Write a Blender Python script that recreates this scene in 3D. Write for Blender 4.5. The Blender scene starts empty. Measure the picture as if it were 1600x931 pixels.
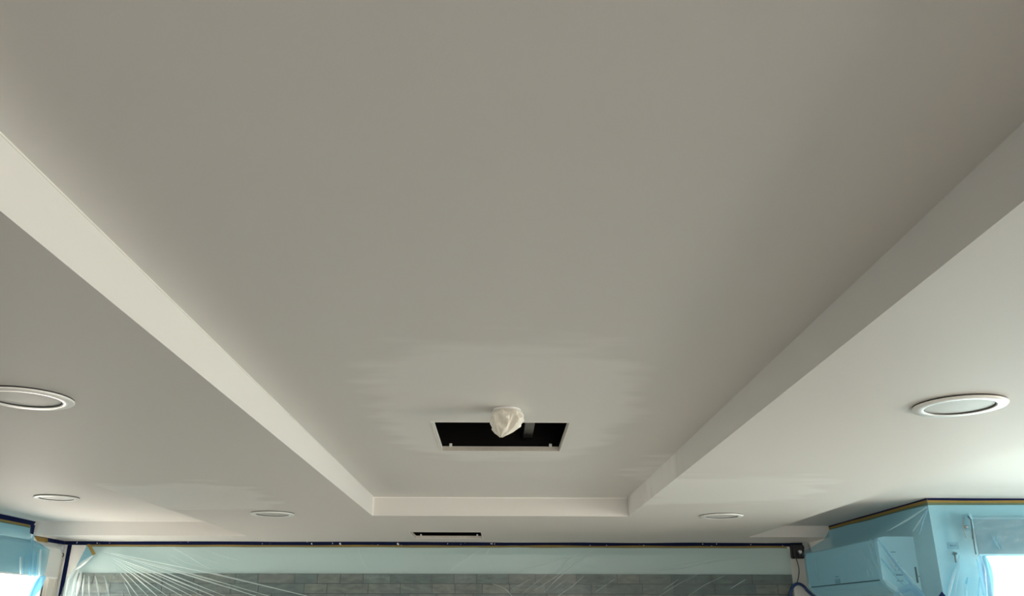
import bpy, bmesh, math, random
from mathutils import Vector, Matrix, noise
random.seed(7)
S = bpy.context.scene
COL = S.collection

# ------------------------------------------------------------------ camera
CZ = 1.70
F, PITCH, YAW, ROLL = 1303.75, 0.3679, 0.0139, 0.0014
def cam_axes():
    cy, sy, cp, sp = math.cos(YAW), math.sin(YAW), math.cos(PITCH), math.sin(PITCH)
    r = Vector((cy, -sy, 0)); f = Vector((sy*cp, cy*cp, sp)); u = r.cross(f)
    c, s = math.cos(ROLL), math.sin(ROLL)
    return c*r + s*u, c*u - s*r, f
CR, CU, CF = cam_axes()
cam_data = bpy.data.cameras.new('camera')
cam_data.sensor_fit = 'HORIZONTAL'; cam_data.sensor_width = 36.0
cam_data.lens = F/1600*36.0; cam_data.clip_start = 0.02
cam = bpy.data.objects.new('camera', cam_data); COL.objects.link(cam)
m = Matrix((CR, CU, -CF)).transposed().to_4x4(); m.translation = Vector((0, 0, CZ))
cam.matrix_world = m
S.camera = cam
def at(x, y, axis, val):
    """photo pixel -> point on the plane where the thing is fixed (axis 0/1/2, val in room metres)"""
    d = CR*((x-800)/F) + CU*((465.5-y)/F) + CF
    o = Vector((0, 0, CZ)); t = (val-o[axis])/d[axis]
    return o + d*t

# ------------------------------------------------------------------ light
S.view_settings.view_transform = 'Standard'; S.view_settings.look = 'None'
S.view_settings.gamma = 1.0; S.view_settings.use_curve_mapping = False
S.view_settings.exposure = 1.88
SKY = ((0.92, 0.96, 1.0), 5.0)        # hazy daylight above the horizon
GROUND = ((1.0, 0.875, 0.745), 4.0)     # sunlit pale paving below it
W = bpy.data.worlds.new('daylight'); S.world = W; W.use_nodes = True
nt = W.node_tree; nt.nodes.clear()
tc = nt.nodes.new('ShaderNodeTexCoord'); sep = nt.nodes.new('ShaderNodeSeparateXYZ')
nt.links.new(tc.outputs['Generated'], sep.inputs[0])
mr = nt.nodes.new('ShaderNodeMapRange'); mr.inputs['From Min'].default_value = -0.05; mr.inputs['From Max'].default_value = 0.05
nt.links.new(sep.outputs['Z'], mr.inputs['Value'])
mix = nt.nodes.new('ShaderNodeMix'); mix.data_type = 'RGBA'
nt.links.new(mr.outputs[0], mix.inputs[0])
mix.inputs[6].default_value = tuple(c*GROUND[1] for c in GROUND[0]) + (1,)
mix.inputs[7].default_value = tuple(c*SKY[1] for c in SKY[0]) + (1,)
bg = nt.nodes.new('ShaderNodeBackground'); wo = nt.nodes.new('ShaderNodeOutputWorld')
nt.links.new(mix.outputs[2], bg.inputs[0]); nt.links.new(bg.outputs[0], wo.inputs[0])

# room dimensions (metres)
XL, XR, YT, YT0 = -0.856, 0.867, 5.763, -3.5       # tray recess
ZS, ZT = 2.350, 2.473                              # soffit, tray
XOL, XOR, YF, YB = -2.105, 2.094, 7.234, 7.781     # soffit outer edges, end of side recesses, back wall
Z3, Z3R = 2.461, 2.443
XLW, XRW, YC, XRR, YR = -3.876, 2.778, 5.497, 6.00, -5.0
TOP = 2.92
# openings (a0, a1, z0, z1) along each wall
WIN_LEFT = [(6.6, 7.50, 0.85, 2.22)]
WIN_RIGHT = [(3.95, 5.40, 0.30, 1.95), (0.9, 3.75, 0.30, 2.24)]
WIN_RETURN = [(3.09, 4.50, 0.95, 2.24)]
WIN_REAR = [(-0.2, 2.0, 0.05, 2.20)]
def portal(name, loc, rot, sx, sy):
    l = bpy.data.lights.new(name, 'AREA'); l.shape = 'RECTANGLE'; l.size = sx; l.size_y = sy
    l.cycles.is_portal = True
    o = bpy.data.objects.new(name, l); COL.objects.link(o); o.location = loc; o.rotation_euler = rot
H2 = math.pi/2
for a0, a1, z0, z1 in WIN_LEFT: portal('daylight_portal', (XLW-0.18, (a0+a1)/2, (z0+z1)/2), (0, -H2, 0), z1-z0, a1-a0)
for a0, a1, z0, z1 in WIN_RIGHT: portal('daylight_portal', (XRR+0.18, (a0+a1)/2, (z0+z1)/2), (0, H2, 0), z1-z0, a1-a0)
for a0, a1, z0, z1 in WIN_RETURN: portal('daylight_portal', ((a0+a1)/2, YC+0.18, (z0+z1)/2), (-H2, 0, 0), a1-a0, z1-z0)
for a0, a1, z0, z1 in WIN_REAR: portal('daylight_portal', ((a0+a1)/2, YR-0.18, (z0+z1)/2), (H2, 0, 0), a1-a0, z1-z0)

# ------------------------------------------------------------------ materials
def mat(name, color, rough=0.5, metal=0.0, spec=0.5, var=0.0, vscale=8.0, bump=0.0, bscale=60.0, rand=0.0):
    M = bpy.data.materials.new(name); M.use_nodes = True
    n = M.node_tree.nodes; L = M.node_tree.links; b = n['Principled BSDF']
    b.inputs['Base Color'].default_value = (*color, 1); b.inputs['Roughness'].default_value = rough
    b.inputs['Metallic'].default_value = metal; b.inputs['Specular IOR Level'].default_value = spec
    t = n.new('ShaderNodeTexCoord')
    if var or rand:
        no = n.new('ShaderNodeTexNoise'); no.inputs['Scale'].default_value = vscale; no.inputs['Detail'].default_value = 5
        L.new(t.outputs['Object'], no.inputs['Vector'])
        mx = n.new('ShaderNodeMix'); mx.data_type = 'RGBA'
        mx.inputs[6].default_value = tuple(c*(1-var) for c in color) + (1,)
        mx.inputs[7].default_value = tuple(min(1, c*(1+var)) for c in color) + (1,)
        L.new(no.outputs[0], mx.inputs[0]); out = mx.outputs[2]
        if rand:
            oi = n.new('ShaderNodeObjectInfo'); hs = n.new('ShaderNodeHueSaturation')
            r1 = n.new('ShaderNodeMapRange'); r1.inputs['To Min'].default_value = 1-rand; r1.inputs['To Max'].default_value = 1+rand
            L.new(oi.outputs['Random'], r1.inputs['Value']); L.new(r1.outputs[0], hs.inputs['Value'])
            L.new(out, hs.inputs['Color']); out = hs.outputs[0]
        L.new(out, b.inputs['Base Color'])
    if bump:
        nb = n.new('ShaderNodeTexNoise'); nb.inputs['Scale'].default_value = bscale; nb.inputs['Detail'].default_value = 4
        L.new(t.outputs['Object'], nb.inputs['Vector'])
        bp = n.new('ShaderNodeBump'); bp.inputs['Strength'].default_value = bump; bp.inputs['Distance'].default_value = 0.01
        L.new(nb.outputs[0], bp.inputs['Height']); L.new(bp.outputs[0], b.inputs['Normal'])
    return M

def plaster_mat():
    """painted plasterboard, with paler freshly filled patches (their own ragged shapes) round the openings"""
    M = mat('ceiling_plaster', (0.74, 0.735, 0.715), 0.5, spec=0.22, bump=0.03, bscale=240)
    n = M.node_tree.nodes; L = M.node_tree.links; b = n['Principled BSDF']
    t = n.new('ShaderNodeTexCoord')
    wob = n.new('ShaderNodeTexNoise'); wob.inputs['Scale'].default_value = 3.2; wob.inputs['Detail'].default_value = 6
    stretch = n.new('ShaderNodeMapping'); stretch.inputs['Scale'].default_value = (0.8, 2.2, 1)
    L.new(t.outputs['Object'], stretch.inputs[0]); L.new(stretch.outputs[0], wob.inputs['Vector'])
    sx = n.new('ShaderNodeSeparateXYZ'); L.new(t.outputs['Object'], sx.inputs[0])
    def math_(op, a, b_=None):
        k = n.new('ShaderNodeMath'); k.operation = op
        for i, v in enumerate((a, b_)):
            if v is None: continue
            if isinstance(v, (int, float)): k.inputs[i].default_value = v
            else: L.new(v, k.inputs[i])
        return k.outputs[0]
    def patch(cx, cy, rx, ry, amp, soft):
        dx = math_('DIVIDE', math_('SUBTRACT', sx.outputs[0], cx), rx); dy = math_('DIVIDE', math_('SUBTRACT', sx.outputs[1], cy), ry)
        r = math_('POWER', math_('ADD', math_('POWER', math_('ABSOLUTE', dx), 3.0), math_('POWER', math_('ABSOLUTE', dy), 3.0)), 1/3)
        r = math_('ADD', r, math_('MULTIPLY', math_('SUBTRACT', wob.outputs[0], 0.5), amp))
        k = n.new('ShaderNodeMapRange'); k.interpolation_type = 'SMOOTHSTEP'
        k.inputs['From Min'].default_value = 1.0-soft; k.inputs['From Max'].default_value = 1.0+soft
        k.inputs['To Min'].default_value = 1; k.inputs['To Max'].default_value = 0
        L.new(r, k.inputs['Value']); return k.outputs[0]
    a = patch(0.02, 3.35, 0.50, 0.95, 0.7, 0.14)
    c = patch(-1.75, 4.9, 0.42, 0.55, 1.2, 0.14)
    d = patch(1.25, 4.6, 0.5, 0.5, 1.2, 0.2)
    allp = math_('MAXIMUM', a, math_('MAXIMUM', c, d))
    mx = n.new('ShaderNodeMix'); mx.data_type = 'RGBA'
    mx.inputs[6].default_value = (0.725, 0.715, 0.695, 1); mx.inputs[7].default_value = (0.815, 0.81, 0.79, 1)
    L.new(allp, mx.inputs[0]); L.new(mx.outputs[2], b.inputs['Base Color'])
    rr = n.new('ShaderNodeMapRange'); rr.inputs['To Min'].default_value = 0.6; rr.inputs['To Max'].default_value = 0.45
    L.new(allp, rr.inputs['Value']); L.new(rr.outputs[0], b.inputs['Roughness'])
    return M

def film_mat(name, tint, body, cover, gloss=0.06, bump=0.25, bscale=9, trans=0.45):
    """thin plastic sheet: mostly see-through, some milky scatter, a little gloss"""
    M = bpy.data.materials.new(name); M.use_nodes = True
    n = M.node_tree.nodes; L = M.node_tree.links; n.clear()
    out = n.new('ShaderNodeOutputMaterial')
    tr = n.new('ShaderNodeBsdfTransparent'); tr.inputs[0].default_value = (*tint, 1)
    di = n.new('ShaderNodeBsdfDiffuse'); di.inputs[0].default_value = (*body, 1)
    tl = n.new('ShaderNodeBsdfTranslucent'); tl.inputs[0].default_value = (*body, 1)
    gl = n.new('ShaderNodeBsdfGlossy'); gl.inputs['Roughness'].default_value = 0.32
    t = n.new('ShaderNodeTexCoord'); nb = n.new('ShaderNodeTexNoise'); nb.inputs['Scale'].default_value = bscale; nb.inputs['Detail'].default_value = 3
    mp = n.new('ShaderNodeMapping'); mp.inputs['Scale'].default_value = (1, 1, 2.2); mp.inputs['Rotation'].default_value = (0, 0.5, 0)
    L.new(t.outputs['Object'], mp.inputs[0]); L.new(mp.outputs[0], nb.inputs['Vector'])
    bp = n.new('ShaderNodeBump'); bp.inputs['Strength'].default_value = bump; bp.inputs['Distance'].default_value = 0.04
    L.new(nb.outputs[0], bp.inputs['Height'])
    for k in (di, tl, gl): L.new(bp.outputs[0], k.inputs['Normal'])
    m1 = n.new('ShaderNodeMixShader'); m1.inputs[0].default_value = trans; L.new(di.outputs[0], m1.inputs[1]); L.new(tl.outputs[0], m1.inputs[2])
    m2 = n.new('ShaderNodeMixShader'); m2.inputs[0].default_value = cover; L.new(tr.outputs[0], m2.inputs[1]); L.new(m1.outputs[0], m2.inputs[2])
    m3 = n.new('ShaderNodeMixShader'); m3.inputs[0].default_value = gloss; L.new(m2.outputs[0], m3.inputs[1]); L.new(gl.outputs[0], m3.inputs[2])
    L.new(m3.outputs[0], out.inputs[0])
    return M

def glass_mat():
    M = bpy.data.materials.new('window_glass'); M.use_nodes = True
    n = M.node_tree.nodes; L = M.node_tree.links; n.clear()
    out = n.new('ShaderNodeOutputMaterial'); tr = n.new('ShaderNodeBsdfTransparent'); gl = n.new('ShaderNodeBsdfGlossy'); gl.inputs['Roughness'].default_value = 0.02
    tr.inputs[0].default_value = (0.97, 0.99, 0.98, 1)
    ms = n.new('ShaderNodeMixShader'); ms.inputs[0].default_value = 0.05
    L.new(tr.outputs[0], ms.inputs[1]); L.new(gl.outputs[0], ms.inputs[2]); L.new(ms.outputs[0], out.inputs[0])
    return M

def tape_mat(name, color, specks):
    M = mat(name, color, 0.7, spec=0.06, var=0.12, vscale=30)
    if specks:
        n = M.node_tree.nodes; L = M.node_tree.links; b = n['Principled BSDF']
        src = b.inputs['Base Color'].links[0].from_socket
        t = n.new('ShaderNodeTexCoord'); v = n.new('ShaderNodeTexNoise'); v.inputs['Scale'].default_value = 38; v.inputs['Detail'].default_value = 2
        L.new(t.outputs['Object'], v.inputs['Vector'])
        k = n.new('ShaderNodeMapRange'); k.inputs['From Min'].default_value = 0.70; k.inputs['From Max'].default_value = 0.72
        L.new(v.outputs[0], k.inputs['Value'])
        mx = n.new('ShaderNodeMix'); mx.data_type = 'RGBA'; L.new(k.outputs[0], mx.inputs[0]); L.new(src, mx.inputs[6]); mx.inputs[7].default_value = (0.75, 0.74, 0.7, 1)
        L.new(mx.outputs[2], b.inputs['Base Color'])
    return M

PLASTER = plaster_mat()
CAULK = mat('white_sealant', (0.85, 0.84, 0.80), 0.4)
WALLP = mat('white_wall_paint', (0.74, 0.75, 0.73), 0.6, var=0.03, vscale=3, bump=0.04, bscale=150)
CREAM = mat('cream_window_paint', (0.66, 0.63, 0.57), 0.45, var=0.06, vscale=20)
FLOORM = mat('oak_floor', (0.10, 0.07, 0.048), 0.5, var=0.2, vscale=5)
def stone_mat():
    M = mat('grey_brown_slate', (0.2, 0.2, 0.2), 0.7, bump=0.5, bscale=40)
    n = M.node_tree.nodes; L = M.node_tree.links; b = n['Principled BSDF']
    oi = n.new('ShaderNodeObjectInfo'); t = n.new('ShaderNodeTexCoord')
    cr = n.new('ShaderNodeValToRGB'); L.new(oi.outputs['Random'], cr.inputs[0])
    cols_ = [(0, (0.075, 0.085, 0.08)), (0.25, (0.115, 0.125, 0.118)), (0.45, (0.16, 0.125, 0.10)), (0.65, (0.095, 0.105, 0.098)), (0.85, (0.20, 0.155, 0.12)), (1, (0.135, 0.14, 0.13))]
    while len(cr.color_ramp.elements) < len(cols_): cr.color_ramp.elements.new(0.5)
    for el, (p_, c_) in zip(cr.color_ramp.elements, cols_): el.position = p_; el.color = (*c_, 1)
    no = n.new('ShaderNodeTexNoise'); no.inputs['Scale'].default_value = 12; no.inputs['Detail'].default_value = 6
    mp = n.new('ShaderNodeMapping'); mp.inputs['Scale'].default_value = (1, 1, 2.5); L.new(t.outputs['Object'], mp.inputs[0])
    vo = n.new('ShaderNodeVectorMath'); vo.operation = 'ADD'; L.new(mp.outputs[0], vo.inputs[0]); L.new(oi.outputs['Location'], vo.inputs[1]); L.new(vo.outputs[0], no.inputs['Vector'])
    mr_ = n.new('ShaderNodeMapRange'); mr_.inputs['From Min'].default_value = 0.3; mr_.inputs['From Max'].default_value = 0.7; mr_.inputs['To Min'].default_value = 0.55; mr_.inputs['To Max'].default_value = 1.5
    L.new(no.outputs[0], mr_.inputs['Value'])
    mx = n.new('ShaderNodeMix'); mx.data_type = 'RGBA'; mx.blend_type = 'MULTIPLY'; mx.inputs[0].default_value = 1
    L.new(cr.outputs[0], mx.inputs[6]); L.new(mr_.outputs[0], mx.inputs[7]); L.new(mx.outputs[2], b.inputs['Base Color'])
    return M
STONE = stone_mat()
GROUT = mat('dark_grout', (0.03, 0.03, 0.028), 0.9)
VOID = mat('dark_ceiling_void', (0.012, 0.012, 0.013), 0.9)
STEEL = mat('galvanised_steel', (0.32, 0.33, 0.32), 0.45, metal=0.6, var=0.15, vscale=40)
LINING = mat('cut_plasterboard_edge', (0.62, 0.60, 0.55), 0.8, var=0.1, vscale=50)
WHITEP = mat('white_plastic', (0.83, 0.84, 0.84), 0.35)
WHITEG = mat('white_gloss_trim', (0.92, 0.93, 0.92), 0.3)
LENS = mat('frosted_grey_lens', (0.62, 0.63, 0.62), 0.5, var=0.10, vscale=18)
BLACKM = mat('black_plastic', (0.012, 0.012, 0.014), 0.5)
BAGM = mat('crumpled_white_wrap', (0.80, 0.77, 0.69), 0.5, var=0.06, vscale=25)
NAVY = tape_mat('navy_masking_tape', (0.006, 0.012, 0.060), False)
NAVYS = tape_mat('navy_masking_tape_splashed', (0.005, 0.010, 0.045), True)
TAN = tape_mat('tan_masking_tape', (0.27, 0.185, 0.055), False)
FILM = film_mat('clear_masking_film', (0.81, 0.915, 0.925), (0.60, 0.79, 0.82), 0.20, gloss=0.03, bump=0.12)
FILMB = film_mat('blue_masking_film', (0.57, 0.815, 0.92), (0.42, 0.72, 0.85), 0.15, gloss=0.04)
FOLDHI = film_mat('gathered_film_glint', (0.80, 0.95, 0.96), (0.88, 0.98, 0.99), 0.62, gloss=0.14)  # doubled film, with the crease highlights put into its whiter colour
FOLDR = film_mat('crossed_blue_film', (0.66, 0.88, 0.95), (0.66, 0.88, 0.95), 0.50, gloss=0.06)
FOLDW = film_mat('bunched_blue_film', (0.10, 0.34, 0.55), (0.22, 0.52, 0.72), 0.78, gloss=0.05, trans=0.12)
FOLDB = film_mat('gathered_blue_film', (0.45, 0.75, 0.90), (0.36, 0.70, 0.88), 0.40, gloss=0.10)
BLINDM = mat('pale_blind_fabric', (0.70, 0.72, 0.70), 0.8, var=0.04, vscale=30)
BLINDG = mat('grey_blind_fabric', (0.24, 0.26, 0.27), 0.8, var=0.04, vscale=30)
BLUEC = mat('blue_cable_sheath', (0.01, 0.045, 0.16), 0.4)
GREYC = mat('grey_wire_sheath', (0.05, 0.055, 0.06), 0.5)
PRINT = mat('grey_print', (0.22, 0.25, 0.27), 0.6)
CHROME = mat('dull_chrome', (0.35, 0.36, 0.36), 0.35, metal=0.8)
TAG = mat('pale_grey_tag', (0.48, 0.52, 0.55), 0.5)
GLASS = glass_mat()

# ------------------------------------------------------------------ mesh helpers
class MB:
    def __init__(s): s.v = []; s.f = []
    def quad(s, a, b, c, d):
        i = len(s.v); s.v += [tuple(a), tuple(b), tuple(c), tuple(d)]; s.f.append((i, i+1, i+2, i+3)); return s
    def box(s, x0, x1, y0, y1, z0, z1):
        i = len(s.v)
        s.v += [(x, y, z) for z in (z0, z1) for y in (y0, y1) for x in (x0, x1)]
        s.f += [tuple(i+k for k in q) for q in ((0, 2, 3, 1), (4, 5, 7, 6), (0, 1, 5, 4), (2, 6, 7, 3), (0, 4, 6, 2), (1, 3, 7, 5))]
        return s
    def grid(s, P):
        """P[r][c] points"""
        i = len(s.v); nr, nc = len(P), len(P[0])
        for row in P: s.v += [tuple(p) for p in row]
        for r in range(nr-1):
            for c in range(nc-1):
                a = i+r*nc+c; s.f.append((a, a+1, a+1+nc, a+nc))
        return s
    def tube(s, pts, rad, n=8):
        pts = [Vector(p) for p in pts]; i0 = len(s.v)
        for k, p in enumerate(pts):
            t = (pts[min(k+1, len(pts)-1)] - pts[max(k-1, 0)]).normalized()
            up = Vector((0, 0, 1)) if abs(t.z) < 0.9 else Vector((1, 0, 0))
            a = t.cross(up).normalized(); b = a.cross(t)
            r = rad[k] if isinstance(rad, (list, tuple)) else rad
            for j in range(n):
                w = 2*math.pi*j/n; s.v.append(tuple(p + (a*math.cos(w) + b*math.sin(w))*r))
        for k in range(len(pts)-1):
            for j in range(n):
                a = i0+k*n+j; b = i0+k*n+(j+1) % n; s.f.append((a, b, b+n, a+n))
        s.f.append(tuple(i0+j for j in range(n))[::-1]); e = i0+(len(pts)-1)*n; s.f.append(tuple(e+j for j in range(n)))
        return s
    def lathe(s, prof, cx, cy, n=64, close=False):
        """prof: (r, z) list round a vertical axis"""
        i = len(s.v); m_ = len(prof)
        for k in range(n):
            w = 2*math.pi*k/n
            for r, z in prof: s.v.append((cx+r*math.cos(w), cy+r*math.sin(w), z))
        for k in range(n):
            for j in range(m_-1 if not close else m_):
                a = i+k*m_+j; b = i+k*m_+(j+1) % m_; c = i+((k+1) % n)*m_+(j+1) % m_; d = i+((k+1) % n)*m_+j
                s.f.append((a, d, c, b))
        return s
    def build(s, name, material, parent=None, smooth=False, bevel=0.0, recalc=False):
        me = bpy.data.meshes.new(name); me.from_pydata(s.v, [], s.f); me.update()
        if recalc or bevel:
            bm = bmesh.new(); bm.from_mesh(me); bmesh.ops.remove_doubles(bm, verts=bm.verts, dist=1e-5)
            bmesh.ops.recalc_face_normals(bm, faces=bm.faces)
            if bevel: bmesh.ops.bevel(bm, geom=bm.edges[:], offset=bevel, segments=2, affect='EDGES', clamp_overlap=True)
            bm.to_mesh(me); bm.free()
        if smooth: me.polygons.foreach_set('use_smooth', [True]*len(me.polygons))
        me.materials.append(material)
        o = bpy.data.objects.new(name, me); COL.objects.link(o)
        if parent is not None:
            o.parent = parent; o.matrix_parent_inverse = Matrix.Translation(-parent.location)
        return o
def tag(o, label, cat, group=None, kind=None):
    if label: o['label'] = label
    if cat: o['category'] = cat
    if group: o['group'] = group
    if kind: o['kind'] = kind
    return o
def thing(name, label, cat, loc, group=None):
    o = bpy.data.objects.new(name, None); o.empty_display_size = 0.05; COL.objects.link(o); o.location = loc
    return tag(o, label, cat, group)
def struct(o, label=None): o['kind'] = 'structure'; o['label'] = label or o.name.replace('_', ' '); return o
def copy_tree(root, loc):
    r = root.copy(); COL.objects.link(r); r.location = loc
    for ch in root.children:
        c = ch.copy(); COL.objects.link(c); c.parent = r; c.matrix_parent_inverse = ch.matrix_parent_inverse.copy()
        for g in ch.children:
            d = g.copy(); COL.objects.link(d); d.parent = c; d.matrix_parent_inverse = g.matrix_parent_inverse.copy()
    return r

# ------------------------------------------------------------------ openings in the ceiling
HATCH = (-0.288, 0.292, 3.455, 4.095)       # in the tray
VENT = (-0.720, -0.147, 6.87, 7.43)         # in the soffit by the back wall
# ------------------------------------------------------------------ ceiling
c = MB()
def sheet(x0, x1, y0, y1, z, hole=None):
    xs, ys = [x0, x1], [y0, y1]
    if hole: xs = [x0, hole[0], hole[1], x1]; ys = [y0, hole[2], hole[3], y1]
    for i in range(len(xs)-1):
        for j in range(len(ys)-1):
            if hole and i == 1 and j == 1: continue
            c.quad((xs[i], ys[j], z), (xs[i], ys[j+1], z), (xs[i+1], ys[j+1], z), (xs[i+1], ys[j], z))
sheet(XL, XR, YT0, YT, ZT, HATCH)
sheet(XOL, XL, YR, YB, ZS); sheet(XR, XOR, YR, YB, ZS)
sheet(XL, XR, YT, YB, ZS, VENT); sheet(XL, XR, YR, YT0, ZS)
sheet(XLW, XOL, YF, YB, ZS); sheet(XOR, XRW, YF, YB, ZS)
sheet(XLW, XOL, YR, YF, Z3); sheet(XOR, XRW, YC, YF, Z3R); sheet(XOR, XRR, YR, YC, Z3R)
def fascia(p, q, z0, z1): c.quad((*p, z0), (*q, z0), (*q, z1), (*p, z1))
fascia((XL, YT0), (XL, YT), ZS, ZT); fascia((XL, YT), (XR, YT), ZS, ZT); fascia((XR, YT), (XR, YT0), ZS, ZT); fascia((XR, YT0), (XL, YT0), ZS, ZT)
fascia((XOL, YR), (XOL, YF), ZS, Z3); fascia((XLW, YF), (XOL, YF), ZS, Z3)
fascia((XOR, YR), (XOR, YF), ZS, Z3R); fascia((XOR, YF), (XRW, YF), ZS, Z3R)
ceil = struct(c.build('ceiling', PLASTER, recalc=False), 'white plaster tray ceiling with stepped soffits')
b = 0.006
sb = MB(); sb.box(XL, XR, YT-b, YT, ZT-b, ZT); sb.box(XL, XL+.003, YT0, YT-b, ZT-.003, ZT)
sb.build('sealant_bead', CAULK, ceil)
sb = MB(); sb.box(XL, XL+b, YT-b, YT, ZS+.001, ZT-b); sb.build('sealant_bead', CAULK, ceil)

# ------------------------------------------------------------------ floor, roof deck and walls
struct(MB().box(XLW-0.2, XRR+0.2, YR-0.2, YB+0.2, -0.1, 0).build('floor', FLOORM), 'timber floor')
struct(MB().box(XLW-0.2, XRR+0.2, YR-0.2, YB+0.2, TOP, TOP+0.1).build('ceiling_deck', VOID), 'dark deck above the plaster ceiling')
ds = MB(); DSN = 48  # unseen sheet, added to bounce warm light up to the back ceiling
ds.grid([[(-2.9+(5.95+2.9)*i/DSN if j/DSN*4.6+3.0 < 5.3 else -2.9+(1.4+2.9)*i/DSN, 3.0+4.6*j/DSN, 0.006+0.012*abs(noise.noise(Vector((i*.31, j*.37, 2))))) for i in range(DSN+1)] for j in range(DSN+1)])
tag(ds.build('bounce_sheet', mat('bounce_cream', (0.84, 0.75, 0.63), 0.8, var=0.05, vscale=6), smooth=True), 'added unseen cream sheet on the floor bouncing light to the back ceiling', 'bounce sheet')
T = 0.2
def wall(name, ax, c0, c1, a0, a1, openings, label):
    """ax 0: wall plane at x in [c0,c1], runs along y; ax 1: plane at y, runs along x"""
    w = MB()
    cuts = sorted({a0, a1} | {v for o in openings for v in o[:2]})
    for i in range(len(cuts)-1):
        lo, hi = cuts[i], cuts[i+1]
        op = [o for o in openings if o[0] <= lo+1e-6 and o[1] >= hi-1e-6]
        spans = [(0, TOP)] if not op else [(0, op[0][2]), (op[0][3], TOP)]
        for z0, z1 in spans:
            if ax == 0: w.box(c0, c1, lo, hi, z0, z1)
            else: w.box(lo, hi, c0, c1, z0, z1)
    return struct(w.build(name, WALLP), label)
wall_left = wall('wall_left', 0, XLW-T, XLW, YR, YB, WIN_LEFT, 'white left wall with taped window')
wall_right = wall('wall_right', 0, XRR, XRR+T, YR, YC, WIN_RIGHT, 'white right wall with wide windows')
wall_back = wall('wall_back', 1, YB, YB+T, XLW-T, XRW+T, [], 'white back wall clad in stone below')
wall_rear = wall('wall_front', 1, YR-T, YR, XLW-T, XRR+T, WIN_REAR, 'white wall with glazed doors')
wall_rb = wall('wall_right_back', 0, XRW, XRW+T, YC, YB, [], 'white wall carrying the air conditioner')
wall_ret = wall('wall_right_return', 1, YC, YC+T, XRW+T, XRR+T, WIN_RETURN, 'white return wall with a roller blind window')

def window(i, ax, cpos, o, n, label):
    a0, a1, z0, z1 = o; e = 0.05
    w = thing(f'window_{i}', label, None, ((cpos, (a0+a1)/2, z0) if ax == 0 else ((a0+a1)/2, cpos, z0)))
    w['kind'] = 'structure'
    def bx(mb, p0, p1, q0, q1, d=0.03):
        return mb.box(cpos-d, cpos+d, p0, p1, q0, q1) if ax == 0 else mb.box(p0, p1, cpos-d, cpos+d, q0, q1)
    f = MB(); bx(f, a0, a1, z0, z0+e); bx(f, a0, a1, z1-e, z1); bx(f, a0, a0+e, z0+e, z1-e); bx(f, a1-e, a1, z0+e, z1-e)
    f.build('window_frame', CREAM, w)
    st = (a1-a0)/n
    for k in range(1, n): bx(MB(), a0+k*st-0.025, a0+k*st+0.025, z0+e, z1-e).build('mullion', CREAM, w)
    for k in range(n):
        lo = a0+k*st+(e if k == 0 else 0.025); hi = a0+(k+1)*st-(e if k == n-1 else 0.025)
        g = MB()
        if ax == 0: g.quad((cpos, lo, z0+e), (cpos, hi, z0+e), (cpos, hi, z1-e), (cpos, lo, z1-e))
        else: g.quad((lo, cpos, z0+e), (hi, cpos, z0+e), (hi, cpos, z1-e), (lo, cpos, z1-e))
        g.build('pane', GLASS, w)
    return w
window(1, 0, XLW-0.12, WIN_LEFT[0], 1, 'cream framed window in the left wall under film')
window(2, 1, YC+0.12, WIN_RETURN[0], 1, 'window in the return wall below the blind')
window(3, 0, XRR+0.12, WIN_RIGHT[0], 2, 'filmed window in the right wall')
window(4, 0, XRR+0.12, WIN_RIGHT[1], 2, 'second window in the right wall')
window(5, 1, YR-0.12, WIN_REAR[0], 2, 'glazed doors in the front wall')

# stone cladding, each tile its own piece of the back wall
SX0, SX1, SZ = -3.70, 2.600, 2.078
RH = 0.0835
gr = MB().box(SX0, SX1, YB-0.006, YB, 0.0, SZ); gr.build('grout_bed', GROUT, wall_back)
tile_meshes = {}
def tile_mesh(L, h, d):
    key = (L, h, d)
    if key not in tile_meshes:
        g = 0.0034
        mb = MB().box(g, L-g, -d, 0, g, h-g)
        me_o = mb.build('stone_tile', STONE, bevel=0.0025); me = me_o.data; bpy.data.objects.remove(me_o)
        tile_meshes[key] = me
    return tile_meshes[key]
lens = [0.20, 0.24, 0.28, 0.32, 0.36, 0.40, 0.45]
low = MB(); row = 0; z = SZ
while z > 0.02:
    h = RH; x = SX0 - random.choice((0, 0.1, 0.17))
    first = True
    while x < SX1-0.02:
        L = random.choice(lens); x0 = max(x, SX0); x1 = min(x+L, SX1)
        if SX1-x1 < 0.09: x1 = SX1
        d = random.choice((0.012, 0.015, 0.018, 0.021))
        if row < 10:
            o = bpy.data.objects.new('stone_tile', tile_mesh(round(x1-x0, 3), h, d)); COL.objects.link(o)
            o.location = (x0, YB-0.006, z-h); o.parent = wall_back
        else: low.box(x0+.002, x1-.002, YB-0.006-d, YB-0.006, max(0, z-h+.002), z-.002)
        x = x1
    z -= h; row += 1
lo_ = low.build('stone_courses', STONE, wall_back); lo_['kind'] = 'stuff'

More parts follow.
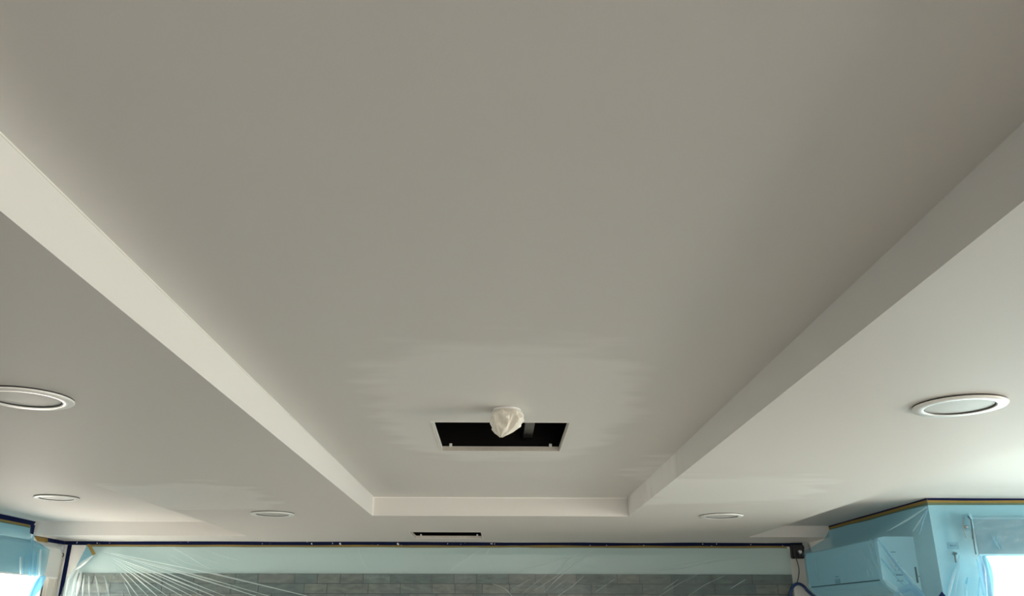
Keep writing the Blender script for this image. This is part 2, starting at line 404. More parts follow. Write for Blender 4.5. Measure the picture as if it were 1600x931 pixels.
# ------------------------------------------------------------------ recessed ceiling lights
def ceiling_light(x, y, z, label):
    t = thing('ceiling_light', label, 'ceiling light', (x, y, z), 'round recessed ceiling lights')
    MB().lathe([(0.139, z), (0.139, z-0.005), (0.10, z-0.005), (0.10, z)], x, y).build('shadow_rim', BLACKM, t)  # black ring stands for the shade between trim ring and ceiling
    p = [(0.141, z-0.0045), (0.142, z-0.007), (0.139, z-0.010), (0.110, z-0.0115), (0.106, z-0.0105), (0.1045, z-0.004)]
    MB().lathe(p, x, y, 96, close=True).build('trim_ring', WHITEG, t, smooth=True)
    MB().lathe([(0.1044, z-0.0055), (0.07, z-0.0065), (0.0005, z-0.007)], x, y, 96).build('lens', LENS, t, smooth=True)
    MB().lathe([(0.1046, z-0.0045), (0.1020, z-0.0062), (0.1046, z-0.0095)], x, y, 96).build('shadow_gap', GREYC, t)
    return t
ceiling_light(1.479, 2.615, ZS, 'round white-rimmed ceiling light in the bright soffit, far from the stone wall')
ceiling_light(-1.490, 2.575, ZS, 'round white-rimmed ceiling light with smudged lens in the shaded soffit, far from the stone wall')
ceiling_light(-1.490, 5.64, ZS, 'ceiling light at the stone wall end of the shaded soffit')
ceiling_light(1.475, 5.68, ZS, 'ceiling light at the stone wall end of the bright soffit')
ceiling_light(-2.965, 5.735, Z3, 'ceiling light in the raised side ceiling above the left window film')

# ------------------------------------------------------------------ square openings with clips
def hatch(rect, z, label, top):
    x0, x1, y0, y1 = rect; e = 0.022; w = 0.004
    t = thing('ceiling_opening', label, 'ceiling opening', ((x0+x1)/2, (y0+y1)/2, z))
    f = MB()
    f.box(x0, x1, y1-w, y1, z, z+e); f.box(x0, x1, y0, y0+w, z, z+e); f.box(x0, x0+w, y0+w, y1-w, z, z+e); f.box(x1-w, x1, y0+w, y1-w, z, z+e)
    f.build('cut_edge', LINING, t)
    g = MB(); r = 0.005
    g.box(x0-r, x1+r, y1, y1+r, z-.0015, z); g.box(x0-r, x1+r, y0-r, y0, z-.0015, z); g.box(x0-r, x0, y0, y1, z-.0015, z); g.box(x1, x1+r, y0, y1, z-.0015, z)
    g.build('edge_bead', CAULK, t)
    v = MB(); k = 0.30
    v.quad((x0-k, y0-k, top), (x1+k, y0-k, top), (x1+k, y1+k, top), (x0-k, y1+k, top))
    for a, b_ in (((x0-k, y0-k), (x1+k, y0-k)), ((x1+k, y0-k), (x1+k, y1+k)), ((x1+k, y1+k), (x0-k, y1+k)), ((x0-k, y1+k), (x0-k, y0-k))):
        v.quad((*a, z+e), (*b_, z+e), (*b_, top), (*a, top))
    v.build('void', VOID, t)
    for sx in (x0+0.045, x1-0.045):
        cl = MB(); cl.box(sx-0.007, sx+0.007, y1-0.012, y1-0.001, z+e-.004, z+e+0.013); cl.box(sx-0.004, sx+0.004, y1-0.02, y1-0.001, z+e+.004, z+e+0.009)
        cl.build('clip', WHITEP, t, bevel=0.0015)
    return t
h1 = hatch(HATCH, ZT, 'square dark opening cut in the tray ceiling behind the wrapped fitting', 2.88)
p = at(828, 664, 2, 2.56); q = at(825, 684, 2, 2.56)
st = MB(); st.box(p.x-0.022, p.x+0.022, p.y-0.3, q.y, 2.56, 2.585); st.build('steel_channel', STEEL, h1)
st = MB(); st.box(q.x-0.026, q.x+0.020, q.y-0.02, q.y+0.05, 2.564, 2.59); st.build('channel_joiner', GREYC, h1)
hatch(VENT, ZS, 'dark rectangular opening cut in the soffit close to the navy back wall tape', 2.80)

# ------------------------------------------------------------------ wrapped fitting hanging from the tray
fx, fy = 0.025, 3.232
tip = at(783, 681, 1, fy)
ft = thing('wrapped_fitting', 'small ceiling fitting bagged in crumpled white plastic beside the square opening', 'ceiling fitting', (fx, fy, ZT))
MB().lathe([(0.055, ZT), (0.055, ZT-0.006), (0.045, ZT-0.012), (0.0005, ZT-0.012)], fx, fy, 48).build('base_plate', WHITEP, ft, smooth=False)
bag = MB(); rows, n = 26, 56; hgt = ZT-tip.z; P = []
prof = [(0, .050), (.06, .058), (.14, .0600), (.3, .060), (.5, .055), (.66, .048), (.78, .038), (.88, .026), (.95, .014), (1.0, .006)]
def lerp_prof(t):
    for (a, ra), (b_, rb) in zip(prof, prof[1:]):
        if t <= b_: return ra+(rb-ra)*(t-a)/(b_-a)
    return prof[-1][1]
for r in range(rows):
    t = r/(rows-1); R = lerp_prof(t); line = []
    for k in range(n+1):
        w = 2*math.pi*(k % n)/n
        nz = noise.noise(Vector((math.cos(w)*2.1, math.sin(w)*2.1, t*3.2)))
        rid = 1-abs(noise.noise(Vector((math.cos(w)*2.8+5, math.sin(w)*2.8, t*2.5))))*2
        pl = math.sin(w*9+t*4)*0.05*t
        amp = min(1, t*3)
        rr = R*(1+amp*(0.26*nz+0.24*(rid-0.5)+pl)) + (0.012*max(0, math.cos(w-0.2))*math.sin(min(1, t/0.75)*math.pi)*0.9)
        drift = t*t*(tip.x-fx)
        line.append((fx+drift+rr*math.cos(w), fy+rr*math.sin(w), ZT-0.004-t*hgt+amp*0.006*nz))
    P.append(line)
bag.grid(P); bag.build('plastic_wrap', BAGM, ft, smooth=False, recalc=True)
MB().lathe([(0.0605, ZT-0.010), (0.0625, ZT-0.014), (0.0625, ZT-0.018), (0.0605, ZT-0.021)], fx, fy, 48).build('tape_band', CREAM, ft, smooth=True)

# ------------------------------------------------------------------ tape strips
def strip(name, pts_top, pts_bot, material, label, nrm, wob=0.0015, group=None, n=60):
    """tape between two polylines on a surface, sampled densely with slightly uneven edges; nrm lifts it off the wall"""
    top, bot = [], []
    def samp(pts, t):
        k = min(int(t*(len(pts)-1)), len(pts)-2); f = t*(len(pts)-1)-k
        return Vector(pts[k]).lerp(Vector(pts[k+1]), f)
    nv = Vector(nrm); P = [[], []]; Q = [[], []]
    for i in range(n+1):
        a, b_ = samp(pts_top, i/n), samp(pts_bot, i/n)
        d = (b_-a).normalized(); j = noise.noise(a*2.3+Vector((3, 1, len(label))))*wob
        k = noise.noise(a*3.1+Vector((9, len(label), 2)))*wob
        P[0].append(a+nv+d*j); P[1].append(b_+nv+d*k)
        Q[0].append(a+nv*0.3+d*j); Q[1].append(b_+nv*0.3+d*k)
    mb = MB().grid(P); mb.grid([Q[0], P[0]]); mb.grid([P[1], Q[1]])
    return tag(mb.build(name, material), label, 'masking tape', group)
e = 0.0012
yb = YB
def bk(x, z): return (x, yb, z)
strip('masking_tape', [bk(XLW+.002, ZS-.001), bk(2.73, ZS-.001)], [bk(XLW+.002, ZS-.034), bk(2.73, ZS-.032)], NAVYS, 'navy masking tape splashed with paint along the top of the back wall', (0, -e, 0), 0.004, n=160)
strip('masking_tape', [bk(-3.68, ZS-.030), bk(2.585, ZS-.029)], [bk(-3.68, ZS-.050), bk(2.585, ZS-.048)], TAN, 'tan masking tape holding the film over the stone wall', (0, -2*e, 0), 0.005, n=160)
strip('masking_tape', [bk(-3.846, ZS-.033), bk(-3.846, 0.1)], [bk(-3.808, ZS-.033), bk(-3.808, 0.1)], NAVY, 'upright navy masking tape in the corner beside the window jamb', (0, -e, 0))
xl = XLW
def lf(y, z): return (xl, y, z)
strip('masking_tape', [lf(-1.0, Z3-.001), lf(YF, Z3-.001)], [lf(-1.0, Z3-.040), lf(YF-.03, Z3-.040)], NAVY, 'navy masking tape along the top of the left wall', (e, 0, 0))
strip('masking_tape', [lf(-1.0, Z3-.036), lf(YF-.09, Z3-.036)], [lf(-1.0, Z3-.058), lf(YF-.06, Z3-.060)], TAN, 'tan masking tape along the top of the left wall film', (2*e, 0, 0), 0.003)
strip('masking_tape', [lf(YF-.075, Z3-.03), lf(YF-.06, ZS+.01)], [lf(YF+.0, Z3-.03), lf(YF+.0, ZS+.005)], NAVY, 'short upright navy tape at the step in the side ceiling', (e*1.2, 0, 0))
strip('masking_tape', [lf(YF+.0, ZS-.001), lf(YB, ZS-.001)], [lf(YF+.12, ZS-.034), lf(YB, ZS-.034)], NAVY, 'short navy tape under the soffit above the blind bracket', (e, 0, 0))
strip('masking_tape', [lf(YF+.0, ZS-.004), lf(YF+.24, ZS-.006)], [lf(YF+.10, ZS-.050), lf(YF+.25, ZS-.042)], TAN, 'short scrap of tan tape above the blind bracket', (e*2, 0, 0), 0.004)
xr = XRW
def rt(y, z): return (xr, y, z)
strip('masking_tape', [rt(YF-.005, Z3R-.001), rt(YC, Z3R-.001)], [rt(YF-.005, Z3R-.014), rt(YC, Z3R-.014)], NAVY, 'navy masking tape along the wall above the air conditioner', (-e, 0, 0))
strip('masking_tape', [rt(YF-.01, Z3R-.012), rt(YC, Z3R-.012)], [rt(YF-.01, Z3R-.036), rt(YC, Z3R-.044)], TAN, 'tan masking tape on the film above the air conditioner', (-2*e, 0, 0), 0.004)
def rn(x, z): return (x, YC, z)
strip('masking_tape', [rn(XRW, Z3R-.001), rn(5.98, Z3R-.001)], [rn(XRW, Z3R-.016), rn(5.98, Z3R-.020)], NAVY, 'navy masking tape along the top of the return wall', (0, -e, 0))
strip('masking_tape', [rn(XRW, Z3R-.014), rn(5.98, Z3R-.017)], [rn(XRW, Z3R-.044), rn(5.98, Z3R-.036)], TAN, 'tan masking tape on the film above the roller blind', (0, -2*e, 0), 0.004)
q0 = at(1468, 924, 1, YC); q1 = at(1474, 931, 1, YC); q2 = at(1461, 934, 1, YC)
sc_ = MB(); yy = YC-0.03
sc_.v += [(q0.x, yy, q0.z), (q1.x, yy, q1.z), (q0.x+.005, yy, q1.z-.05), (q2.x, yy, q2.z), (q0.x, yy+.002, q0.z), (q1.x, yy+.002, q1.z), (q0.x+.005, yy+.002, q1.z-.05), (q2.x, yy+.002, q2.z)]
sc_.f += [(0, 1, 2, 3), (7, 6, 5, 4), (0, 4, 5, 1), (1, 5, 6, 2), (2, 6, 7, 3), (3, 7, 4, 0)]
tag(sc_.build('masking_tape', NAVY), 'pointed navy tape scrap on the corner below the air conditioner', 'masking tape')

# ------------------------------------------------------------------ plastic sheets
def loft(cols, sub_c, sub_r, wob, seed, freq=3.0):
    """cols: list of polylines (same length) -> dense grid with gentle billows"""
    nc = len(cols); npt = len(cols[0]); P = []
    for ci in range(nc-1):
        for a in range(sub_c + (1 if ci == nc-2 else 0)):
            s = a/sub_c; line = []
            for pi_ in range(npt-1):
                for b_ in range(sub_r + (1 if pi_ == npt-2 else 0)):
                    t = b_/sub_r
                    p0 = Vector(cols[ci][pi_]).lerp(Vector(cols[ci+1][pi_]), s); p1 = Vector(cols[ci][pi_+1]).lerp(Vector(cols[ci+1][pi_+1]), s)
                    line.append(p0.lerp(p1, t))
            P.append(line)
    out = []
    for i, line in enumerate(P):
        L = []
        for j, p in enumerate(line):
            f = min(1.0, j/6)
            v = p*freq+Vector((seed, seed*2, seed*3))
            L.append(p+Vector((noise.noise(v), noise.noise(v+Vector((7, 7, 7))), 0))*wob*f)
        out.append(L)
    return out
def ribbon(pts, width, lift, material, parent, normal):
    """a raised pleat of film: triangular section following a polyline, thin at both ends"""
    pts = [Vector(p) for p in pts]; nv = Vector(normal); mb = MB(); rows = [[], [], []]
    n = 14
    for i in range(n+1):
        t = i/n; k = min(int(t*(len(pts)-1)), len(pts)-2); f = t*(len(pts)-1)-k
        p = pts[k].lerp(pts[k+1], f); d = (pts[k+1]-pts[k]).normalized(); s = d.cross(nv).normalized()
        w = width*(0.25+0.75*math.sin(math.pi*min(1, max(0, t*0.9+0.05))))*(1+0.35*noise.noise(p*5))
        rows[0].append(p-s*w/2); rows[1].append(p+nv*lift); rows[2].append(p+s*w/2)
    mb.grid(rows)
    return mb.build('pleat', material, parent, smooth=True)

# back wall film
yf_ = YB-0.045
def b_at(x, y): return at(x, y, 1, yf_)
def col_at(px_, zs):
    p = at(px_, 853, 1, yf_); return [(p.x, YB-0.004, ZS-.040)] + [(p.x, yf_, z_) for z_ in zs]
zs = [2.25, 2.12, 2.05, 1.88, 1.2, 0.08]
lft = [(-3.665, YB-0.004, ZS-.040)] + [tuple(b_at(*q_)) for q_ in ((131, 866), (120, 888), (104, 902), (95, 931))] + [(-3.74, yf_, 1.2), (-3.74, yf_, 0.08)]
cols = [lft] + [col_at(px_, zs) for px_ in (190, 320, 480, 640, 800, 960, 1100, 1233)]
bs = thing('masking_film', 'clear bluish plastic sheet hung over the stone back wall', 'plastic sheet', (0, yf_, 0.08))
MB().grid(loft(cols, 26, 8, 0.010, 1.3)).build('sheet', FILM, bs, smooth=True)
pl_list = []
rnd = random.Random(11)
fan = (152, 856)
for ex, ey, w in [(480, 931, 1.2), (420, 931, .9), (400, 931, 1.1), (352, 931, .8), (335, 931, 1.2), (318, 931, .7), (300, 931, .8), (285, 931, 1.0), (262, 931, .8), (246, 931, 1.0), (232, 931, .7), (216, 931, .8), (205, 931, .6)]:
    sx_ = fan[0]+rnd.uniform(6, 42); sy_ = fan[1]+(sx_-fan[0])*(ey-fan[1])/(ex-fan[0])*0.8+rnd.uniform(0, 6)
    mx_ = (sx_+ex)/2; my_ = (sy_+ey)/2-rnd.uniform(0, 3)
    pl_list.append(([(sx_, sy_), (mx_, my_), (ex, ey)], w))
for q_ in [([(270, 855), (290, 866), (325, 887), (352, 891)], .7), ([(262, 864), (290, 878), (330, 890)], .5), ([(255, 868), (275, 879), (298, 889)], .5), ([(318, 857), (345, 868), (375, 876)], .5), ([(290, 862), (330, 876), (352, 884)], .4),
           ([(560, 856), (566, 876), (574, 889)], .4), ([(752, 859), (730, 872), (702, 892)], .5), ([(764, 858), (759, 868)], .5), ([(905, 864), (885, 878), (868, 895)], .9), ([(926, 860), (900, 880), (872, 903), (850, 925)], .9), ([(915, 868), (902, 882), (894, 890)], .5),
           ([(875, 896), (858, 908), (835, 922)], .7), ([(912, 900), (895, 915), (872, 931)], .6), ([(885, 905), (862, 922)], .5), ([(855, 897), (835, 912), (815, 928)], .5), ([(828, 905), (800, 920)], .5),
           ([(960, 893), (1000, 895), (1060, 889), (1115, 878), (1170, 871)], .45), ([(1010, 893), (1060, 884), (1120, 873)], .35), ([(800, 892), (840, 884), (900, 866)], .4),
           ([(1090, 897), (1060, 912), (1030, 931)], .5), ([(1130, 900), (1100, 914), (1075, 931)], .45), ([(1165, 905), (1140, 920)], .4), ([(1060, 905), (1035, 922)], .4), ([(960, 905), (930, 925)], .4),
           ([(355, 915), (380, 925), (400, 931)], .5), ([(350, 892), (430, 896), (480, 889)], .35), ([(770, 912), (790, 920), (800, 931)], .4)]:
    pl_list.append(q_)
for pts_, w in pl_list:
    ribbon([b_at(*q_)+Vector((0, -0.010, 0)) for q_ in pts_], 0.0105*w, 0.006, FOLDHI, bs, (0, -1, 0))
# loose left edge: gathered upright pleats and the turned-over corner
for a_, w in [([(121, 886), (108, 905), (103, 934)], 1.4), ([(125, 888), (118, 905), (113, 934)], 1.2), ([(128, 893), (124, 912), (120, 934)], 1.5), ([(133, 898), (131, 915), (130, 934)], .7), ([(140, 900), (140, 915), (141, 934)], .6), ([(150, 900), (153, 915), (156, 934)], .5), ([(164, 900), (168, 915), (172, 934)], .5)]:
    ribbon([b_at(*q_)+Vector((0, -0.012, 0)) for q_ in a_], 0.022*w, 0.012, FOLDHI, bs, (0, -1, 0))
A, B_, C_, D_ = [b_at(*q_) for q_ in ((138, 851), (149, 868), (119, 890), (121, 884))]
for v_ in (A, B_, C_, D_): v_.y -= 0.018
B_.y -= 0.03
fl = MB(); fl.grid([[A, A.lerp(B_, .5)+Vector((0, -.008, 0)), B_], [A.lerp(D_, .5), (A.lerp(D_, .5)+B_.lerp(C_, .5))/2+Vector((0, -.006, 0)), B_.lerp(C_, .5)], [D_, D_.lerp(C_, .5), C_]])
fl.build('turned_corner', FOLDB, bs, smooth=True)
ribbon([B_, B_.lerp(C_, .5)+Vector((0, -.004, 0)), C_], 0.035, 0.008, FOLDHI, bs, (0, -1, 0))
strip('masking_tape', [A+Vector((-.004, -.002, .002)), B_+Vector((-.004, -.002, 0))], [A+Vector((.026, -.002, .004)), B_+Vector((.026, -.004, .010))], TAN, 'tan tape on the turned-over corner of the clear sheet', (0, -e, 0), 0.001, n=8)

# left wall film, over the blind
lf_cols = []
y_f = at(76, 875, 0, XLW+.12).y
for y_, k in ((2.0, 0), (4.2, 0), (6.0, 0), (6.7, 0), (y_f-.3, 0.03), (y_f-.15, 0.10), (y_f, 0.20)):
    lf_cols.append([(XLW+.004, min(y_, 7.17), Z3-.05), (XLW+.012, min(y_, 7.21), 2.36-k*.4), (XLW+.118, y_, 2.30-k*.3), (XLW+.122, y_-.01, 2.14), (XLW+.118, y_-.02, 2.035)])
ls = thing('masking_film', 'pale blue plastic sheet taped over the left wall and its blind', 'plastic sheet', (XLW, 5, 2.0))
MB().grid(loft(lf_cols, 14, 7, 0.006, 4.1, 4)).build('sheet', FILMB, ls, smooth=True)
def l_at(x, y, off=.13): return at(x, y, 0, XLW+off)
for a_, w, M_ in [([(49, 850), (48, 875), (46, 900)], 1.0, FOLDB), ([(56, 862), (55, 880), (53, 901)], .8, FOLDB), ([(63, 858), (62, 880), (60, 902)], .6, FOLDHI), ([(52, 835), (50, 845), (50, 850)], .9, FOLDB), ([(36, 868), (36, 885), (35, 897)], .4, FOLDB), ([(31, 870), (31, 885), (31, 897)], .3, FOLDHI),
               ([(70, 902), (58, 916), (44, 937)], 2.4, FOLDW), ([(62, 901), (52, 914), (42, 937)], 1.4, FOLDB), ([(52, 901), (46, 915), (40, 937)], 1.2, FOLDHI)]:
    ribbon([l_at(*q_) for q_ in a_], 0.045*w, 0.012, M_, ls, (1, 0, 0))

# roller blind on the left wall
bt = thing('roller_blind', 'pale roller blind on the left window with its end clear of the film', 'roller blind', (XLW, 5.5, 2.03))
BXL = XLW+0.075
y_end = at(93, 880, 0, BXL).y
MB().tube([(BXL-.02, 2.0, 2.275), (BXL-.02, y_end-.02, 2.275)], 0.026, 20).build('roller_tube', WHITEP, bt, smooth=True)
MB().box(BXL, BXL+.003, 2.0, y_end, 2.033, 2.27).build('fabric', BLINDM, bt)
MB().box(BXL-.006, BXL+.009, 2.0, y_end, 2.024, 2.036).build('bottom_bar', WHITEP, bt, bevel=0.003)
br = MB(); br.box(BXL-.075, BXL+.02, y_end-.005, y_end+.012, 2.235, 2.305)
brk = br.build('bracket', TAG, bt, bevel=0.005)
MB().tube([(BXL-.02, y_end-.03, 2.275), (BXL-.02, y_end+.02, 2.275)], 0.034, 24).build('end_cap', TAG, bt, smooth=False)
MB().tube([(BXL-.012, y_end+.02, 2.27), (BXL-.012, y_end+.024, 2.27)], 0.005, 10).build('pin', GREYC, brk)
MB().tube([(BXL+.012, y_end+.005, 2.235), (BXL+.016, y_end+.012, 2.215), (BXL+.010, y_end+.010, 2.20)], 0.005, 8).build('chain_guide', GREYC, bt, smooth=True)
# window jamb casing between window and corner
jc = thing('trim_1', 'cream jamb casing beside the left window', None, (XLW, 7.64, 0)); jc['kind'] = 'structure'
MB().box(XLW, XLW+.014, 7.535, 7.765, 0.0, 2.30).build('casing_board', CREAM, jc, bevel=0.003)
MB().box(XLW+.014, XLW+.022, 7.575, 7.60, 0.0, 2.02).build('casing_bead', CREAM, jc, bevel=0.002)
MB().box(XLW+.014, XLW+.020, 7.70, 7.735, 0.0, 2.23).build('casing_bead', CREAM, jc, bevel=0.002)
MB().box(XLW, XLW+.010, 7.515, 7.533, 0.0, 2.03).build('rubber_seal', BLACKM, jc)
MB().box(XLW, XLW+.010, 7.497, 7.512, 0.0, 2.03).build('white_seal', WHITEP, jc)

# ------------------------------------------------------------------ air conditioner on the right-hand wall
AX, AY0, AY1, AZ0, AZ1 = 2.530, 5.765, 7.165, 1.86, 2.222
ac = thing('air_conditioner', 'white wall air conditioner wrapped in blue plastic film', 'air conditioner', ((AX+XRW)/2, (AY0+AY1)/2, AZ0))
def extrude_y(prof, y0, y1):
    mb = MB(); n = len(prof); mb.v += [(x, y0, z) for x, z in prof] + [(x, y1, z) for x, z in prof]
    for i in range(n): mb.f.append((i, (i+1) % n, n+(i+1) % n, n+i))
    mb.f += [tuple(range(n))[::-1], tuple(range(n, 2*n))]
    return mb
body = [(XRW-.002, AZ1), (AX+.05, AZ1), (AX+.022, AZ1-.008), (AX+.012, AZ1-.03), (AX+.012, 1.955), (AX+.03, 1.92), (AX+.09, AZ0+.008), (AX+.12, AZ0), (XRW-.002, AZ0)]
extrude_y(body, AY0+.012, AY1-.012).build('body', WHITEP, ac, recalc=True)
fp = MB().box(AX, AX+.013, AY0+.05, AY1-.004, 1.953, AZ1-.012).build('front_panel', WHITEP, ac, bevel=0.004)
lv = [(AX+.006, 1.945), (AX+.012, 1.948), (AX+.034, 1.920), (AX+.088, AZ0+.012), (AX+.082, AZ0+.006), (AX+.024, 1.912)]
extrude_y(lv, AY0+.06, AY1-.06).build('louvre', WHITEP, ac, recalc=True)
MB().box(AX+.002, AX+.014, AY0+.05, AY1-.03, 1.9465, 1.9525).build('panel_gap', GREYC, ac)
for ya_, yb_ in ((AY0, AY0+.05), (AY1-.004, AY1)):
    extrude_y([(XRW-.001, AZ1+.002), (AX+.045, AZ1+.002), (AX+.010, AZ1-.006), (AX-.001, AZ1-.03), (AX-.001, 1.95), (AX+.022, 1.915), (AX+.085, AZ0+.002), (XRW-.001, AZ0-.002)], ya_, yb_).build('end_cover', WHITEG, ac, recalc=True)
# badge and small print on the front panel
pb = at(1309, 908, 0, AX)
MB().box(AX-.0012, AX+.001, pb.y-.05, pb.y+.05, pb.z-.016, pb.z+.016).build('badge', TAG, fp)
MB().box(AX-.0012, AX+.001, pb.y-.028, pb.y+.028, pb.z+.030, pb.z+.035).build('badge_print', PRINT, fp)
# rating label on the near end cover
lab = MB(); la0 = at(1392, 845, 1, AY0); lb = at(1424, 912, 1, AY0)
MB().box(la0.x+.03, lb.x+.02, AY0-.0012, AY0, lb.z+.01, la0.z-.03).build('rating_label', WHITEG, ac)
ln = 0
for py_, x0_, x1_ in [(862, 1391, 1399), (878, 1395, 1404), (884, 1397, 1408), (890, 1398, 1409), (898, 1396, 1412), (907, 1401, 1411), (900, 1434, 1437)]:
    u0 = at(x0_, py_, 1, AY0); u1 = at(x1_, py_, 1, AY0)
    MB().box(u0.x, u1.x, AY0-.0026, AY0-.0013, u0.z-.004, u0.z+.004 if py_ == 898 else u0.z+.001).build('label_print', PRINT, ac)
MB().box(XRW-.028, XRW-.016, AY0-.002, AY0, 1.93, 2.03).build('side_slot', GREYC, ac)

# film over the air conditioner and the return wall
rs = thing('masking_film', 'blue plastic sheet draped over the air conditioner and blind', 'plastic sheet', (XRW, YC, 1.9))
def acol(y, yt=None):
    yt = y if yt is None else yt
    return [(XRW-.003, yt, Z3R-.03), (XRW-.035, y, 2.36), (AX-.004, y, AZ1+.012), (AX-.012, y, 2.08), (AX-.010, y, 1.94), (AX+.06, y, 1.84), (AX+.08, y, 1.75)]
def corner(dx, dy, zz): return (XRW+dx, YC+dy, zz)
near = [(XRW-.003, 5.62, Z3R-.03), (XRW-.06, 5.70, 2.34), (AX-.002, AY0-.008, AZ1+.010), (AX-.014, AY0-.012, 2.08), (AX-.016, AY0-.018, 1.95), (AX+.05, AY0-.035, 1.85), (AX+.10, AY0-.03, 1.77)]
mid = [(XRW-.004, 5.53, Z3R-.03), (XRW-.05, 5.57, 2.34), (2.655, 5.63, 2.19), (2.645, 5.62, 2.06), (2.63, 5.61, 1.95), (2.66, 5.60, 1.85), (2.69, 5.60, 1.77)]
cor = [corner(-.004, -.004, Z3R-.03), corner(-.006, -.008, 2.34), corner(-.008, -.010, 2.2), corner(-.008, -.010, 2.08), corner(-.008, -.010, 1.95), corner(-.008, -.010, 1.87), corner(-.008, -.010, 0.8)]
def rcol(x, off): return [(x, YC-.004, Z3R-.03), (x, YC-.01-off*.25, 2.36), (x, YC-.012-off, 2.32), (x, YC-.014-off, 2.2), (x, YC-.014-off, 2.085), (x, YC-.012-off, 1.87), (x, YC-.012-off, 0.8)]
r_cols = [[(XRW-.003, YF-.03, Z3R-.03), (XRW-.06, YF-.02, 2.33), (AX+.0, AY1+.05, AZ1+.008), (AX-.004, AY1+.04, 2.08), (AX+.0, AY1+.03, 1.94), (AX+.06, AY1+.02, 1.84), (AX+.08, AY1, 1.75)], acol(6.6), acol(6.0), near, mid, cor, rcol(2.90, .006), rcol(2.93, .04), rcol(2.955, .118), rcol(3.3, .12), rcol(3.9, .12), rcol(5.50, .12)]
rgrid = loft(r_cols, 10, 7, 0.005, 8.8, 5)
NF = 10*8+3   # columns before the window edge hang down, the rest stop at the blind's lower edge
MB().grid([ln_[:] for ln_ in rgrid[:NF]]).grid([ln_[:] for ln_ in rgrid[NF-1:]]).build('sheet', FILMB, rs, smooth=True)
def plane_pts(pts_, P0, N):
    P0, N = Vector(P0), Vector(N); out = []
    for x, y in pts_:
        d = CR*((x-800)/F) + CU*((465.5-y)/F) + CF; o = Vector((0, 0, CZ)); out.append(o + d*((P0-o).dot(N)/d.dot(N)))
    return out
# pleats from the corner of the tape down over the unit's end (film plane between unit edge and wall corner)
pa, pb_, pc = Vector(corner(-.01, -.012, 2.4)), Vector((AX-.01, AY0-.015, 2.22)), Vector((AX, AY0-.03, 1.9))
nrm = (pb_-pa).cross(pc-pa).normalized()
if nrm.y > 0: nrm = -nrm
for a_, w, M_ in [([(1374, 843), (1395, 872), (1420, 905), (1442, 935)], 1.0, FOLDB), ([(1380, 852), (1402, 880), (1424, 912)], .7, FOLDB), ([(1378, 872), (1398, 896), (1416, 918)], .6, FOLDB), ([(1386, 868), (1396, 882), (1408, 897)], .8, FOLDR), ([(1384, 906), (1402, 920), (1416, 935)], 1.2, FOLDR), ([(1390, 862), (1412, 890), (1438, 918)], .5, FOLDR),
               ([(1450, 792), (1420, 812), (1388, 830)], .6, FOLDR), ([(1451, 795), (1444, 812), (1438, 835)], .8, FOLDB), ([(1449, 798), (1438, 815), (1428, 830)], .5, FOLDR), ([(1404, 922), (1425, 918), (1446, 931)], 2.6, FOLDB), ([(1412, 930), (1430, 924), (1450, 936)], 2.2, FOLDB), ([(1398, 931), (1410, 924), (1420, 922)], 1.6, FOLDB)]:
    ribbon([q_+nrm*0.016 for q_ in plane_pts(a_, pb_, nrm)], 0.022*w, 0.007, M_, rs, nrm)
rc = random.Random(5)
pe0, pe1 = Vector((AX-.010, AY0+.02, 2.2)), Vector((1, 0, 0))
for k in range(9):   # fine creases on the film over the unit's front
    x_, y_ = rc.uniform(1352, 1372), rc.uniform(850, 905); l_ = rc.uniform(8, 20)
    ribbon([at(x_-l_*.45, y_-l_, 0, AX-.016), at(x_-l_*.1, y_-l_*.4, 0, AX-.018), at(x_, y_, 0, AX-.016)], 0.008, 0.003, FOLDR, rs, (-1, 0, 0))
for k in range(5):
    x_ = rc.uniform(1262, 1275); y_ = rc.uniform(866, 895); l_ = rc.uniform(12, 26)
    ribbon([at(x_, y_, 0, AX-.016), at(x_+1.5, y_+l_*.5, 0, AX-.018), at(x_+2, y_+l_, 0, AX-.016)], 0.009, 0.003, FOLDR, rs, (-1, 0, 0))
def r_at(x, y, off=.03): return at(x, y, 1, YC-off)
for a_, w, M_ in [([(1496, 880), (1488, 905), (1480, 936)], .8, FOLDR), ([(1499, 868), (1497, 890), (1490, 936)], .7, FOLDR), ([(1512, 902), (1509, 918), (1508, 936)], .9, FOLDR), ([(1530, 902), (1529, 918), (1528, 936)], .5, FOLDR), ([(1526, 874), (1532, 895), (1538, 936)], 1.0, FOLDR)]:
    ribbon([r_at(*q_) for q_ in a_], 0.03*w, 0.010, M_, rs, (0, -1, 0))
for a_, w, M_ in [([(1538, 868), (1544, 895), (1549, 936)], 1.8, FOLDW), ([(1531, 868), (1537, 890), (1541, 936)], 1.3, FOLDB), ([(1543, 868), (1549, 898), (1553, 936)], 1.0, FOLDR), ([(1552, 838), (1556, 850), (1560, 858)], .5, FOLDB), ([(1562, 838), (1560, 848), (1564, 858)], .3, FOLDB)]:
    ribbon([r_at(*q_, .145) for q_ in a_], 0.035*w, 0.010, M_, rs, (0, -1, 0))

# unseen film added over the right wall's end window to cool its light
ws = [[(XRR-.004, y_, 2.30), (XRR-.02, y_, 2.0), (XRR-.03, y_, 1.2), (XRR-.02, y_, 0.15)] for y_ in (3.86, 4.3, 4.9, YC-.02)]
w4 = thing('masking_film', 'blue plastic sheet taped over the end window of the right wall', 'plastic sheet', (XRR, 4.6, 0.15))
MB().grid(loft(ws, 10, 10, 0.008, 2.2, 3)).build('sheet', FILMB, w4, smooth=True)

